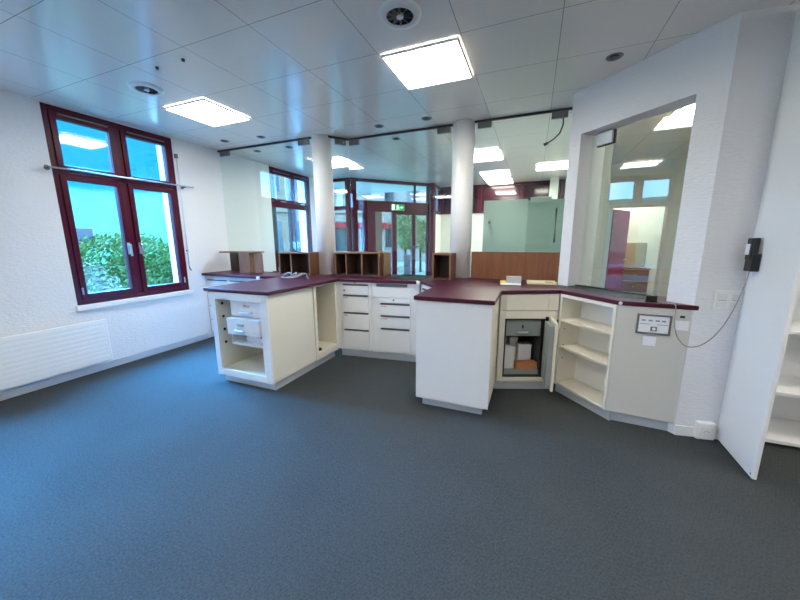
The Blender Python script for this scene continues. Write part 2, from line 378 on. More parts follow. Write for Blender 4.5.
# ------------------------------------------------------------------ ceiling fittings
def ceiling_light(x, y, label, group, w=.55, l=.545):
    t = thing('ceiling_light', label, 'ceiling light', (x, y, ZC-.012), 0, group)
    MB().ring(-w/2, w/2, -l/2, l/2, .012, -.006, .010).build('frame', M['lampframe'], t).rotation_euler = (R(-90),0,0)
    MB().box(-w/2+.012, w/2-.012, -l/2+.012, l/2-.012, .003, .010).build('diffuser', M['lamp'], t)
    s = MB()
    s.box(-w/2+.012, w/2-.012, -.003, .003, -.003, .002); s.box(-w/6-.002, -w/6+.002, -l/2+.012, l/2-.012, -.003, .002); s.box(w/6-.002, w/6+.002, -l/2+.012, l/2-.012, -.003, .002)
    s.build('louvre_bar', M['lampframe'], t)
    return t
def lx(k): return -3.42+.582*(k+.5)
def ly(k): return 1.13+.5725*(k+.5)
first = ceiling_light(lx(0)+.01, ly(2), 'square recessed light panel nearest the burgundy window', 'recessed ceiling light panels')
for x, y, l in ((lx(4), ly(2), 'largest square light panel in front of the right column'),
                (lx(4), ly(7), 'square light panel in the lobby seen right of the wider column'),
                (lx(4)+.02, ly(9)+.33, 'square light panel further back in the lobby, second of the row'),
                (lx(4)+.02, 7.79, 'square light panel at the lobby end wall, last of the row'),
                (lx(0), ly(6), 'square light panel in the lobby behind the left column'),
                (lx(6)-.14, ly(9), 'square light panel at the right edge of the lobby'),
                (lx(1), ly(-6), 'unseen square light panel at the rear left behind the camera'),  # unseen panels behind the camera, put in for room light
                (lx(4), ly(-2), 'unseen square light panel in the middle behind the camera'),
                (lx(8), ly(-2), 'unseen square light panel on the right side behind the camera'),
                (lx(4), ly(-6), 'unseen square light panel nearest the rear wall'),
                (lx(8)+.25, ly(1), 'added unseen light panel in front of the tall cupboard'),  # unseen panel added to brighten the cupboard shelves
                (lx(8), ly(5), 'added square light panel in the room behind the hatch'),  # panel added to light the room behind the hatch
                (lx(8)+.2, ly(11), 'added square light panel in the corridor behind the far doorway')):  # panel added to light the corridor beyond the doorway
    dup(first, (x, y, ZC-.012), 0, l)
def vent(x, y, label):
    t = thing('ceiling_vent', label, 'air vent', (x, y, ZC), 0, 'round swirl air vents')
    MB().lathe([(.075,-.002),(.078,-.014),(.118,-.012),(.122,0)], n=40).build('back_plate', M['black'], t)
    r = MB()
    n = 48
    prof = [(.076,-.002),(.078,-.016),(.10,-.02),(.122,-.012),(.126,0)]
    rings = [[r.bm.verts.new((p*math.cos(2*math.pi*k/n), p*math.sin(2*math.pi*k/n), z)) for k in range(n)] for p, z in prof]
    for i in range(len(prof)-1):
        for k in range(n): r.bm.faces.new((rings[i][k], rings[i][(k+1)%n], rings[i+1][(k+1)%n], rings[i+1][k]))
    r.build('ring', M['lampframe'], t, smooth=True)
    MB().cyl((0,0,-.02),(0,0,-.002),.02,20).build('hub', M['lampframe'], t, .002)
    for k in range(10):
        a = 2*math.pi*k/10
        mt = Matrix.Rotation(a, 4, 'Z') @ Matrix.Translation((.048,0,-.012)) @ Matrix.Rotation(R(35), 4, 'X')
        MB().box(-.029,.029,-.007,.007,-.001,.001, mt).build('blade', M['greymetal'], t)
    return t
vent(-3.124, 1.985, 'round swirl vent in the ceiling beside the left light panel')
vent(-.796, 1.967, 'round swirl vent at the top centre of the ceiling')
sp = thing('ceiling_spot', 'small recessed round spot near the left wall in front of the glass', 'ceiling spot', (-3.794,3.30,ZC), 0, 'small recessed ceiling spots')
MB().lathe([(.032,-.002),(.05,-.006),(.055,-.001)], n=24).build('bezel', M['greymetal'], sp)
MB().lathe([(.001,-.007),(.030,-.007),(.031,-.001)], n=24).build('lens', M['rail'], sp)
for x, y, l in ((-3.239,3.36,'small recessed round spot left of the left column, before the glass'), (-1.712,3.582,'small recessed round spot just in front of the middle glass pane'),
             (-1.144,3.57,'small recessed round spot left of the wider column'), (.447,2.96,'small recessed round spot beside the diagonal wall'),
             (-3.782,3.83,'small recessed round spot behind the left glass, nearer the wall'), (-3.221,3.85,'small recessed round spot behind the left glass, nearer the column'), (-1.712,4.08,'small recessed round spot behind the middle glass pane')):
    dup(sp, (x,y,ZC), 0, l)
hk = MB().cyl((0,0,-.016),(0,0,0),.011,10).build('ceiling_hook', M['black'], loc=(-2.683,1.801,ZC)); tag(hk, 'tiny black hook in the ceiling beside the left vent', 'hook', 'tiny black ceiling hooks')
h2 = hk.copy(); col.objects.link(h2); h2.location = (-2.40,1.803,ZC); h2['label'] = 'tiny black hook in the ceiling above the left light panel'

# ------------------------------------------------------------------ glass partition
G1, G2 = 3.60, 3.85
b = MB(); b.box(XL, -2.665, G1-.012, G1+.012, ZC-.022, ZC)
b.prism([(-2.45,3.53+.08),(-2.27,G2-.012),(.272,G2-.012),(.272,G2+.012),(-2.285,G2+.012),(-2.47,3.64)], ZC-.022, ZC)
struct(b.build('trim_3', M['rail']), 'thin dark ceiling rail holding the glass partition')
def pane(poly, label, fits):
    t = thing('glass_pane', label, 'glass pane', (poly[0][0], poly[0][1], .946), 0, 'glass panes of the counter partition')
    o = Vector((poly[0][0], poly[0][1]))
    MB().prism([(p[0]-o.x, p[1]-o.y) for p in poly], 0, ZC-.022-.946).build('glass', M['green'], t)
    for x0, x1, y in fits:
        MB().box(x0-o.x, x1-o.x, y-o.y-.016, y-o.y+.016, 2.575-.946, 2.638-.946).build('clamp', M['greymetal'], t, .002)
    return t
pane([(XL+.02,G1-.005),(-2.68,G1-.005),(-2.68,G1+.005),(XL+.02,G1+.005)], 'greenish glass pane between the left wall and the left column', [(-4.24,-4.07,G1),(-2.86,-2.70,G1)])
pane([(-2.415,3.695),(-2.285,G2-.006),(-2.292,G2+.004),(-2.425,3.702)], 'narrow angled glass pane right of the left column', [])
pane([(-2.27,G2-.005),(-.925,G2-.005),(-.925,G2+.005),(-2.27,G2+.005)], 'wide glass pane between the two columns, entrance behind', [(-2.262,-2.12,G2),(-1.10,-.945,G2)])
pane([(-.675,G2-.005),(.262,G2-.005),(.262,G2+.005),(-.675,G2+.005)], 'glass pane above the wooden panel right of the wider column', [(-.645,-.50,G2),(.085,.235,G2)])
c = thing('angled_clamp', 'grey clamp at the top of the narrow angled glass pane', 'clamp', (-2.35, 3.772, 2.575), math.atan2(.155,.13))
MB().box(-.07,.07,-.016,.016,0,.063).build('plate', M['greymetal'], c, .002)
MB().cyl((.04,-.02,.03),(.04,-.016,.03),.008,12).build('screw', M['steel'], c)
# glass in the hatch
t = thing('hatch_pane', 'large tinted glass pane filling the hatch in the diagonal wall', 'glass pane', (w1.x, w1.y, .946), wang)
MB().box(U0+.012, U1-.004, .125, .135, .004, 2.285-.946).build('glass', M['green'], t)
MB().box(U0+.075, U0+.215, .10, .124, 2.185-.946, 2.283-.946).build('clamp_plate', mat('pale_steel', (.6,.62,.64,1), .35, metal=.3), t, .003)
MB().box(U0+.065, U0+.225, .124, .15, 2.178-.946, 2.288-.946).build('clamp', M['black'], t, .003)
MB().box(U1-.05, U1-.004, .10, .15, 2.06-.946, 2.14-.946).build('clamp', M['greymetal'], t, .003)
# loose cable from the rail
tag(MB().tube([(.19,3.82,2.60),(.195,3.80,2.5),(.17,3.79,2.42),(.12,3.79,2.37),(.06,3.79,2.335)], .007).cyl((.065,3.79,2.338),(.03,3.79,2.325),.014,10).build('hanging_cable', M['bcable'], smooth=True), 'short dark cable hanging at the top right of the glass', 'cable')

# ------------------------------------------------------------------ worktops
h0, h1 = .913, .945
wtl = tag(MB().prism([(XL+.003,3.13),(-3.17,3.05),(-3.15,3.07),(-3.15,3.10),(-2.91,3.14),(-2.91,3.615),(XL+.003,3.615)], h0, h1).build('worktop', M['top'], bevel=.004), 'short burgundy worktop against the left wall', 'worktop', 'burgundy worktops')
wta = tag(MB().prism([(-2.905,2.12),(-2.108,2.125),(-2.085,3.19),(-1.150,3.285),(-1.150,3.87),(-2.30,3.87),(-2.30,3.75),(-2.905,3.75)], h0, h1).build('worktop', M['top'], bevel=.004), 'burgundy worktop over the open safe drawers and the file drawers', 'worktop', 'burgundy worktops')
wtb = tag(MB().prism([(-1.135,3.345),(-.885,3.055),(-.862,3.0),(-.862,2.395),(-.232,2.390),(-.232,2.925),(.250,3.135),(.598,2.718),(1.045,2.690),(1.02,2.698),W(.98,-.002),W(.02,-.002),(.245,3.53),(.268,3.87),(-1.135,3.87)], h0, h1).build('worktop', M['top'], bevel=.004), 'burgundy worktop over the safe, the open shelves and the white island', 'worktop', 'burgundy worktops')
MB().box(-.03,.03,-.014,.014,0,.038).build('joint_cap', M['white'], wta, loc=(-1.143,3.30,.908), rz=R(-20), bevel=.004)['label'] = 'white joint cap'
MB().box(-.014,.014,-.02,.02,0,.036).build('end_cap', M['white'], wtl, loc=(-3.145,3.035,.912), bevel=.004)['label'] = 'white end cap'
MB().cyl((.612,2.730,.929),(.606,2.709,.929),.012,20).build('edge_plug', M['white'], wtb)['label'] = 'round white plug'
MB().lathe([(.001,.0),(.036,.0),(.036,.004),(.028,.005),(.001,.0035)], n=24).build('cable_grommet', M['black'], wtb, loc=(-.568,3.12,.945))['label'] = 'black cable grommet'

# ------------------------------------------------------------------ cabinets
D = .018
# island cabinet with the open safe drawers (A)
t = thing('counter_cabinet', 'white cabinet end with open steel drawers, nearest the left window', 'cabinet', (-2.835, 2.13, 0))
w_ = .70
b = MB(); b.box(0,D,.02,.64,.08,.912); b.box(D,w_-D,.62,.64,.08,.912); b.box(D,w_-D,.02,.62,.08,.10); b.box(D,w_-D,.02,.62,.89,.912)
b.build('carcass', M['white'], t)
MB().box(w_-D,w_,.02,.645,.08,.912).build('side_panel', M['cream'], t, .002)
MB().ring(0,w_,.08,.912,(.062,.075,.066,.07),0,.02).build('front_frame', M['white'], t, .003)
MB().box(.03,w_-.02,.05,.07,0,.08).box(w_-.04,w_-.02,.07,.645,0,.08).build('plinth', M['alu'], t)
s = MB(); s.box(.055,.065,.02,.56,.14,.845); s.box(.63,.64,.02,.56,.14,.845); s.box(.055,.64,.56,.57,.14,.845); s.box(.055,.64,.02,.56,.135,.147); s.box(.055,.64,.02,.56,.842,.85)
sb = s.build('inner_box', M['creamin'], t)
for z in (.79,.66,.53,.40): MB().cyl((.064,.07,z),(.069,.07,z),.014,14).build('peg_hole', M['black'], sb)
MB().box(.600,.612,.015,.5,.147,.842).build('divider', M['white'], t)
dr = MB().box(.20,.598,.05,.5,.685,.838).build('drawer', M['offwhite'], t, .003)
MB().tube([(.34,.05,.728),(.35,.022,.728),(.46,.022,.728),(.47,.05,.728)], .009).build('handle', M['steel'], dr)
MB().cyl((.385,.05,.79),(.385,.04,.79),.014,14).cyl((.425,.05,.785),(.425,.04,.785),.014,14).build('lock', M['steel'], dr)
dr = MB().box(.205,.598,-.012,.45,.52,.675).build('drawer', M['offwhite'], t, .003)
MB().tube([(.32,-.012,.568),(.33,-.04,.568),(.44,-.04,.568),(.45,-.012,.568)], .009).build('handle', M['steel'], dr)
MB().box(.34,.42,-.022,-.012,.605,.635).build('lock', M['steel'], dr, .004)
dr = MB(); dr.box(.20,.60,.03,.5,.405,.425); dr.box(.20,.21,.03,.5,.425,.50); dr.box(.59,.60,.03,.5,.425,.50); dr.box(.20,.60,.48,.5,.425,.5)
dr = dr.build('tray', M['offwhite'], t, .002)
MB().box(.31,.588,.10,.45,.426,.505).build('cash_box', M['label'], dr, .003)
MB().box(.46,.53,.092,.10,.475,.49).build('box_slot', M['dark'], dr)
# niche cabinet behind it (opens to the right)
t = thing('niche_cabinet', 'tall empty cream niche behind the open drawer cabinet', 'cabinet', (-2.135, 2.78, 0), 0)
b = MB(); b.box(-.62,0,0,.018,.08,.912); b.box(-.62,0,.405,.425,.08,.912); b.box(-.62,-.602,.018,.405,.08,.912); b.box(-.602,0,.018,.405,.08,.157); b.box(-.602,0,.018,.405,.895,.912)
b.build('carcass', M['creamin'], t)
MB().box(0,.012,0,.04,.08,.912).box(0,.012,.395,.425,.08,.912).box(0,.012,.04,.395,.08,.155).box(0,.012,.04,.395,.895,.912).build('front_frame', M['cream'], t, .002)
MB().box(-.04,-.02,.0,.39,0,.08).build('plinth', M['alu'], t)
tag(MB().box(-.06,.06,-.022,.022,0,.028).box(-.02,.02,-.012,.012,.028,.034).build('cable_box', M['black'], loc=(-2.19,2.86,.158), rz=R(70), bevel=.004), 'small black cable box on the floor of the cream niche', 'box')
# left wall cabinet with drawers (L)
t = thing('drawer_cabinet', 'white drawer cabinet under the short worktop at the left wall', 'cabinet', (XL+.02, 3.16, 0))
MB().box(0,1.30,.02,.44,.09,.91).build('carcass', M['white'], t)
MB().box(.01,1.29,.05,.43,0,.09).build('plinth', M['alu'], t)
for x0, x1 in ((.02,.43),(.45,.86),(.88,1.28)):
    for z0, z1 in ((.70,.86),(.50,.69),(.30,.49),(.10,.29)):
        dr = MB().box(x0,x1,0,.02,z0,z1-.02).build('drawer', M['white'], t, .003)
        MB().box(x0+.02,x1-.02,.004,.02,z1-.018,z1-.004).build('grip', M['dark'], dr)
# file drawers (C)
cA = Vector((-2.11,3.205)); cB = Vector((-1.145,3.315)); cang = math.atan2(cB.y-cA.y, cB.x-cA.x)
def grip_drawer(t, x0, x1, z0, z1, sticker=None, lock=None, gz=.016, wide=.012):
    dr = MB().box(x0,x1,-.014,.004,z0+.002,z1-gz-.006).build('drawer', M['offwhite'], t, .002)
    MB().box(x0+wide,x1-wide,-.018,.004,z1-gz-.004,z1-.004).build('grip', M['dark'], dr, .002)
    if sticker: MB().box(x0+.012,x0+.012+sticker,-.0155,-.0138,z1-gz-.030,z1-gz-.020).build('sticker', M['pink'], dr)
    if lock:
        MB().cyl((lock[0],-.014,lock[1]),(lock[0],-.022,lock[1]),.011,14).build('lock', M['greymetal'], dr)
    return dr
t = thing('file_cabinet', 'white cabinet of four drawers beside the cream niche', 'cabinet', (cA.x, cA.y, 0), cang)
MB().box(-.035,.44,.004,.56,.09,.911).build('carcass', M['offwhite'], t)
MB().box(.02,.44,.03,.08,0,.09).build('plinth', M['alu'], t)
grip_drawer(t,.069,.40,.765,.892,lock=(.10,.812)); grip_drawer(t,.069,.40,.556,.765,.06); grip_drawer(t,.069,.40,.35,.556,.05); grip_drawer(t,.069,.40,.105,.35)
MB().cyl((.229,-.004,.902),(.229,.006,.902),.009,12).build('top_lock', M['greymetal'], t)
t = thing('file_cabinet', 'white cabinet with a wide top drawer over three narrower ones', 'cabinet', (cA.x, cA.y, 0), cang)
MB().box(.442,.985,.004,.56,.09,.911).build('carcass', M['offwhite'], t)
MB().box(.44,1.0,.03,.08,0,.09).build('plinth', M['alu'], t)
grip_drawer(t,.445,.905,.748,.905,gz=.03,wide=.05)
grip_drawer(t,.53,.892,.545,.685,.07); grip_drawer(t,.53,.892,.395,.543,.08); grip_drawer(t,.53,.892,.108,.393)
dr = MB().box(.53,.892,-.014,.004,.69,.742).build('drawer', M['offwhite'], t, .002); MB().cyl((.70,-.014,.722),(.70,-.022,.722),.010,14).build('lock', M['greymetal'], dr)
# corner filler (diagonal)
t = thing('corner_cabinet', 'white corner cabinet half hidden behind the white island', 'cabinet', (-1.115,3.345,0))
MB().prism([(0,0),(.225,-.275),(.26,-.275),(.26,.44),(0,.44)], .09, .911).build('carcass', M['white'], t)
MB().prism([(.02,.02),(.235,-.24),(.255,-.24),(.255,.40),(.02,.40)], 0, .09).build('plinth', M['alu'], t)
MB().box(.06,.30,-.012,.002,.855,.875).build('grip', M['dark'], t, rz=math.atan2(-.275,.225), bevel=.002)
MB().box(.03,.33,-.012,.002,.60,.84).build('drawer', M['white'], t, rz=math.atan2(-.275,.225), bevel=.002)
# white island (B)
t = thing('island_cabinet', 'white island cabinet with a plain front in the middle of the room', 'cabinet', (-.845, 2.41, 0))
MB().box(0,.595,0,.02,.075,.912).build('front_panel', M['white'], t, .002)
MB().box(.002,.575,.02,.60,.075,.911).build('carcass', M['white'], t)
MB().box(.045,.545,.045,.06,0,.075).box(.525,.545,.06,.60,0,.075).box(.045,.06,.06,.60,0,.075).build('plinth', M['alu'], t)
for z0, z1 in ((.08,.34),(.345,.60),(.605,.76),(.765,.908)):
    MB().box(.576,.594,.022,.54,z0,z1).build('side_board', M['creamin'], t, .003)
# safe cabinet (D1)
dA = Vector((-.238,2.945)); dB = Vector((.25,3.135)); dang = math.atan2(dB.y-dA.y, dB.x-dA.x)
t = thing('safe_cabinet', 'cream cabinet with a square opening for the grey safe', 'cabinet', (dA.x, dA.y, 0), dang)
MB().box(.052,.423,-.002,.018,.765,.908).build('drawer', M['cream'], t, .002)
MB().box(0,.049,0,.018,.765,.908).build('fascia', M['cream'], t, .002); MB().box(.426,.518,0,.018,.765,.908).build('fascia', M['cream'], t, .002)
MB().ring(0,.518,.085,.757,(.05,.08,.045,.07),0,.018).build('front_frame', M['cream'], t, .003)
MB().box(.0,.012,.018,.50,.085,.908).box(.488,.50,.018,.24,.085,.908).box(.012,.488,.018,.24,.085,.10).box(.012,.488,.018,.24,.755,.765).build('carcass', M['creamin'], t)
MB().box(-.01,.50,.03,.05,0,.085).build('plinth', M['alu'], t)
s = thing('safe', 'open grey steel safe in the cream cabinet with boxes inside', 'safe', (dA.x, dA.y, .131), dang)
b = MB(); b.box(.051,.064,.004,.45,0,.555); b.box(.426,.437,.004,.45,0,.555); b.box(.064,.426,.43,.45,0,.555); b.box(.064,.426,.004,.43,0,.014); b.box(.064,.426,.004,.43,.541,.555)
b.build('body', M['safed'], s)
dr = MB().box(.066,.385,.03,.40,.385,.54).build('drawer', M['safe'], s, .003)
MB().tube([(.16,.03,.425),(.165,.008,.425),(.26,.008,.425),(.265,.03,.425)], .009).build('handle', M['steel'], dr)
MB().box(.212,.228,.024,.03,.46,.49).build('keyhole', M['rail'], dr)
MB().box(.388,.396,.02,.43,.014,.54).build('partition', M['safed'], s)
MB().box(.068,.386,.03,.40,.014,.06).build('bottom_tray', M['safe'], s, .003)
hd = Vector((.175,3.085)); fd = Vector((.212,2.80)); a_ = math.atan2(fd.y-hd.y, fd.x-hd.x)-dang
o2 = Matrix.Rotation(-dang,2) @ (hd-dA)
dd = MB().box(0,.215,-.05,-.005,.02,.54).build('door', M['safe'], s, .004, loc=(o2.x+.012,o2.y,0), rz=a_)
MB().box(-.01,.22,-.004,.018,-.03,.57).build('cream_front', M['cream'], dd, .002)
MB().cyl((.0,-.03,.53),(.0,-.03,.575),.014,12).build('hinge_pin', M['black'], dd)
MB().box(.04,.18,-.056,-.05,.06,.50).build('inner_plate', M['safe'], dd, .003)
MB().box(.08,.09,.018,.035,.30,.40).build('handle', M['dark'], dd, .003)
# contents of the safe
def in_safe(x, y, z): 
    p = dA + Vector((math.cos(dang)*x-math.sin(dang)*y, math.sin(dang)*x+math.cos(dang)*y)); return (p.x, p.y, .131+z)
def carton(name, x, y, z, w, dd, hh, m, label, group, rot=0):
    o = tag(MB().box(-w/2,w/2,-dd/2,dd/2,0,hh).box(-w/2-.002,w/2+.002,-dd/2-.002,dd/2+.002,hh-.012,hh+.002).build(name, m, loc=in_safe(x,y,z), rz=dang+rot, bevel=.002), label, 'box', group); return o
carton('card_box', .118,.11,.061,.105,.10,.20,M['cardw'],'tall white card box at the front left inside the safe','white card boxes in the safe',.08)
carton('card_box', .11,.28,.061,.09,.09,.24,mat('grey_card', srgb(180,180,180), .7),'grey card box behind the tall white one in the safe','white card boxes in the safe')
carton('card_box', .225,.30,.061,.08,.09,.24,M['cardw'],'white card box at the back middle of the safe','white card boxes in the safe')
carton('card_box', .305,.20,.061,.12,.09,.20,M['label'],'bright white card box behind the orange parcel in the safe','white card boxes in the safe',-.1)
tag(MB().box(-.098,.098,-.04,.04,0,.035).box(-.094,.094,-.038,.038,.036,.065).build('paper_bundle', M['terra'], loc=in_safe(.283,.075,.061), rz=dang+.05, bevel=.004), 'orange brown paper bundle at the front of the safe', 'bundle')
# open shelves (D2)
eA = Vector((.25,3.12)); eB = Vector((.592,2.728)); ea = math.atan2(eB.y-eA.y, eB.x-eA.x)
t = thing('shelf_cabinet', 'cream open shelf cabinet with two shelves below the hatch', 'shelf', (eA.x, eA.y, 0), ea)
L_ = (eB-eA).length
MB().box(.0,.022,0,.235,.08,.912).build('side_panel', M['cream'], t, .002); MB().box(L_-.024,L_-.004,0,.235,.08,.912).build('side_panel', M['cream'], t, .002)
MB().box(.022,L_-.024,.225,.24,.08,.912).build('back_panel', M['white'], t)
MB().box(.022,L_-.024,.004,.225,.08,.102).build('bottom_board', M['cream'], t, .002)
MB().box(.022,L_-.024,.002,.225,.885,.912).build('top_board', M['cream'], t, .002)
for z in (.425, .67): MB().box(.022,L_-.024,.008,.225,z,z+.02).build('shelf', M['cream'], t, .002)
for z in (.33,.45,.60): MB().cyl((.022,.05,z),(.026,.05,z),.006,10).build('peg_hole', M['greymetal'], t)
MB().box(.0,L_+.02,.03,.045,0,.08).build('plinth', M['alu'], t)
MB().box(-.012,.0,-.008,.004,.60,.68).build('catch', M['greymetal'], t, .002)
# plain end panel (D3)
gA = Vector((.594,2.726)); gB = Vector((1.012,2.697)); ga = math.atan2(gB.y-gA.y, gB.x-gA.x); gl = (gB-gA).length
t = thing('panel_cabinet', 'pale grey end cabinet with a plain front below the hatch', 'cabinet', (gA.x, gA.y, 0), ga)
MB().box(0.002,gl,0,.018,.082,.911).build('front_panel', M['panelgrey'], t, .002)
MB().prism([(.012,.02),(gl-.01,.02),(.19,.20)], .082, .911).build('carcass', M['white'], t)
MB().box(.015,gl,.03,.045,0,.08).build('plinth', M['alu'], t)
MB().box(.362,.388,-.001,.001,.853,.869).build('cable_hole', M['black'], t)
# fittings on that panel
def on_g(u, z, off=0): p = gA+(gB-gA).normalized()*u; return (p.x+math.sin(ga)*off, p.y-math.cos(ga)*off, z)
k = thing('control_panel', 'grey framed white control panel on the plain end cabinet', 'control panel', on_g(.222,.722), ga)
MB().ring(-.098,.098,0,.142,.012,-.014,0).build('frame', M['greymetal'], k, .003)
MB().box(-.086,.086,-.008,-.001,.012,.13).build('plate', M['label'], k)
MB().box(-.016,.022,-.013,-.008,.024,.056).build('button_surround', M['greymetal'], k, .002); MB().cyl((.003,-.013,.04),(.003,-.017,.04),.010,16).build('button', M['label'], k)
for x in (-.06,-.02,.02,.055): MB().box(x-.012,x+.012,-.0095,-.008,.092,.104).build('switch', M['qr'], k, .001)
for x in (-.05,.05): MB().box(x-.03,x+.03,-.0092,-.008,.07,.074).build('label_strip', M['qr'], k)
for (u, z, l) in ((.212,.636,'white square sticker below the grey framed control panel'), (.378,.768,'white square sticker right of the grey framed control panel')):
    st = tag(MB().box(-.038,.038,-.0018,-.0004,0,.066).build('sticker', M['label'], loc=on_g(u,z), rz=ga), l, 'sticker', 'white stickers on the end cabinet')

# ------------------------------------------------------------------ things on the counters
def pigeonhole(name, label, x0, x1, y, divs, dep=.26, hgt=.292, rz=0, loc=None):
    t = thing(name, label, 'pigeonhole shelf', loc or (x0, y, .9455), rz, 'wooden pigeonhole shelves on the counter')
    L = x1-x0; T = .018
    MB().box(0,L,0,dep,hgt-T,hgt).build('top_board', M['wood'], t, .002)
    MB().box(0,T,0,dep,0,hgt-T).build('side_panel', M['wood'], t, .002); MB().box(L-T,L,0,dep,0,hgt-T).build('side_panel', M['wood'], t, .002)
    MB().box(T,L-T,dep-.01,dep,0,hgt-T).build('back_panel', M['darkwood_shade'], t)
    MB().box(T,L-T,.004,dep-.01,0,.012).build('bottom_board', M['darkwood_shade'], t)
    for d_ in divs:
        dv = MB().box(d_-x0-T/2,d_-x0+T/2,.012,dep-.01,.012,hgt-T).build('divider', M['darkwood_shade'], t)  # divider sides coloured in shade, front edge kept in plain walnut
        MB().box(d_-x0-T/2,d_-x0+T/2,.002,.012,.012,hgt-T).build('unshaded_edge', M['wood'], dv)
    MB().box(T,T+.003,.01,dep-.01,.012,hgt-T).box(L-T-.003,L-T,.01,dep-.01,.012,hgt-T).box(T,L-T,.01,dep-.01,hgt-T-.003,hgt-T).build('shade_lining', M['darkwood_shade'], t)  # thin dark sheets that colour shade into the compartments
    return t
pigeonhole('pigeonhole_shelf', 'wooden pigeonhole with two compartments left of the left column', -3.10, -2.60, 3.36, [-2.90], .20)
pigeonhole('pigeonhole_shelf', 'wooden pigeonhole with three compartments right of the left column', -2.36, -1.72, 3.55, [-2.19,-1.965])
pigeonhole('pigeonhole_shelf', 'single wooden pigeonhole left of the wider column', -1.042, -.825, 3.5, [], .28)
# side-on unit at the left wall
t = thing('pigeonhole_shelf', 'wooden pigeonhole seen from its side at the left wall', 'pigeonhole shelf', (-4.25,3.36,.9455), 0, 'wooden pigeonhole shelves on the counter')
MB().box(.07,.70,0,.22,.274,.292).build('top_board', M['wood'], t, .002)
MB().box(.44,.64,0,.016,0,.274).build('front_panel', M['wood'], t, .002)
MB().box(.622,.64,.016,.22,0,.274).build('side_panel', M['wood'], t, .002)
MB().box(.05,.622,.19,.20,0,.274).build('back_panel', M['darkwood_shade'], t)
MB().prism([(.27,.19),(.44,.016),(.622,.016),(.622,.19)], 0, .012).build('bottom_board', M['darkwood_shade'], t)
tag(MB().box(0,.15,0,.018,0,.27).build('upright_board', M['wood'], loc=(-3.575,3.40,.9455), bevel=.002), 'upright wooden board right of the side-on pigeonhole at the left wall', 'board')
tag(MB().box(0,.018,0,.22,0,.285).build('side_board', M['wood'], loc=(-1.70,3.60,.9455), bevel=.002), 'thin upright wooden board right of the three compartment pigeonhole', 'board')
# wooden upstand
tag(MB().box(-.66,.262,3.815,3.838,.9455,1.25).build('back_panel_board', M['panel'], bevel=.002), 'reddish wooden panel standing along the back of the right worktop', 'panel')
# dark deal trays
def tray(label, x0, x1, y0, y1, loc=(0,0,.9455), rz=0):
    t = thing('deal_tray', label, 'tray', loc, rz, 'dark deal trays on the worktops')
    MB().box(x0,x1,y0,y1,0,.004).build('plate', M['darkglass'], t, .001)
    MB().box(x0,x1,y1,y1+.015,0,.014).build('rim', M['black'], t, .002)
    return t
tray('dark glossy deal tray in front of the entrance doors, at the worktop joint', -1.52, -1.16, 3.40, 3.80)
tray('black edged deal tray behind the left column', -3.42, -3.06, 3.50, 3.575)
t = tray('dark greenish deal tray below the hatch glass', .13, .83, -.12, .07, (w1.x,w1.y,.9455), wang)
MB().box(.13,.83,-.124,-.118,0,.005).build('front_rim', M['greymetal'], t)
# coiled cable on the left worktop
pts = []
for i in range(81):
    k = i/80; a = k*2*math.pi*3
    pts.append((-2.74+.19*k+.085*math.cos(a), 3.05+.06*k+.055*math.sin(a), .954+.05*max(0,math.sin(a+.3*k*6))*(1 if i%40 > 3 else .7)))
pts += [(-2.44,3.09,.956),(-2.41,3.06,.9545),(-2.39,3.05,.9545)]
tag(MB().tube(pts, .008, 8).build('coiled_cable', M['cable'], smooth=True), 'loosely coiled grey cable on the left burgundy worktop', 'cable')
# papers
t = thing('paper_stack', 'pale leaflets with a grey box standing on them, left of the cream tray', 'paper stack', (-.19,3.40,.9455), R(6))
MB().box(-.10,.10,-.07,.07,0,.006).box(-.09,.09,-.06,.08,.006,.011).build('leaflet', M['label'], t, .001)
MB().box(-.098,-.045,-.04,.06,.011,.03).build('note_pad', M['yellow'], t, .001)
MB().box(-.04,.10,.0,.07,.011,.075).build('grey_box', mat('grey_box', srgb(178,178,182), .6), t, .003)
t = thing('paper_tray', 'shallow cream tray with papers in front of the wooden panel', 'tray', (.095,3.55,.9455), R(3))
MB().box(-.135,.135,-.09,.09,0,.008).box(-.135,.135,-.09,-.083,.008,.022).box(-.135,.135,.083,.09,.008,.022).box(-.135,-.128,-.083,.083,.008,.022).box(.128,.135,-.083,.083,.008,.022).build('tray', M['creamtray'], t, .002)
MB().box(-.09,.02,-.06,.06,.008,.014).build('paper', M['label'], t)
MB().box(.04,.11,.0,.05,.008,.018).build('clip', M['qr'], t, .002)
# black device and cable at the right end
k = thing('black_device', 'small black box on the right end of the worktop by the hatch', 'device', (.80,2.765,.9455), R(-10))
MB().box(-.032,.032,-.025,.025,.004,.045).build('body', M['black'], k, .004); MB().box(-.038,.038,-.03,.03,0,.004).build('foot_plate', M['black'], k)
p0 = Vector((.97,2.665,.935)); p3 = Vector((1.236,2.66,1.215))
def bez(a, b_, c_, d_, n=24): 
    return [a*(1-s)**3+b_*3*s*(1-s)**2+c_*3*s*s*(1-s)+d_*s**3 for s in [i/n for i in range(n+1)]]
pts = [Vector((.83,2.77,.955)), Vector((.87,2.715,.951)), Vector((.905,2.688,.951)), Vector((.915,2.680,.940))] + bez(Vector((.917,2.677,.91)), Vector((.90,2.655,.56)), Vector((1.14,2.56,.56)), Vector((1.232,2.63,1.20)))
tag(MB().tube(pts, .0036, 6).build('handset_cable', M['cable'], smooth=True), 'thin grey cable looping from the black box to the wall handset', 'cable')
k = thing('wall_handset', 'black handset with a white front in its holder beside the cupboard door', 'handset', (1.265,2.645,1.185), R(4))
MB().box(-.042,0,-.03,.035,0,.105).build('holder', M['black'], k, .004)
MB().box(-.05,-.012,-.02,.028,.07,.20).build('receiver', M['black'], k, .005)
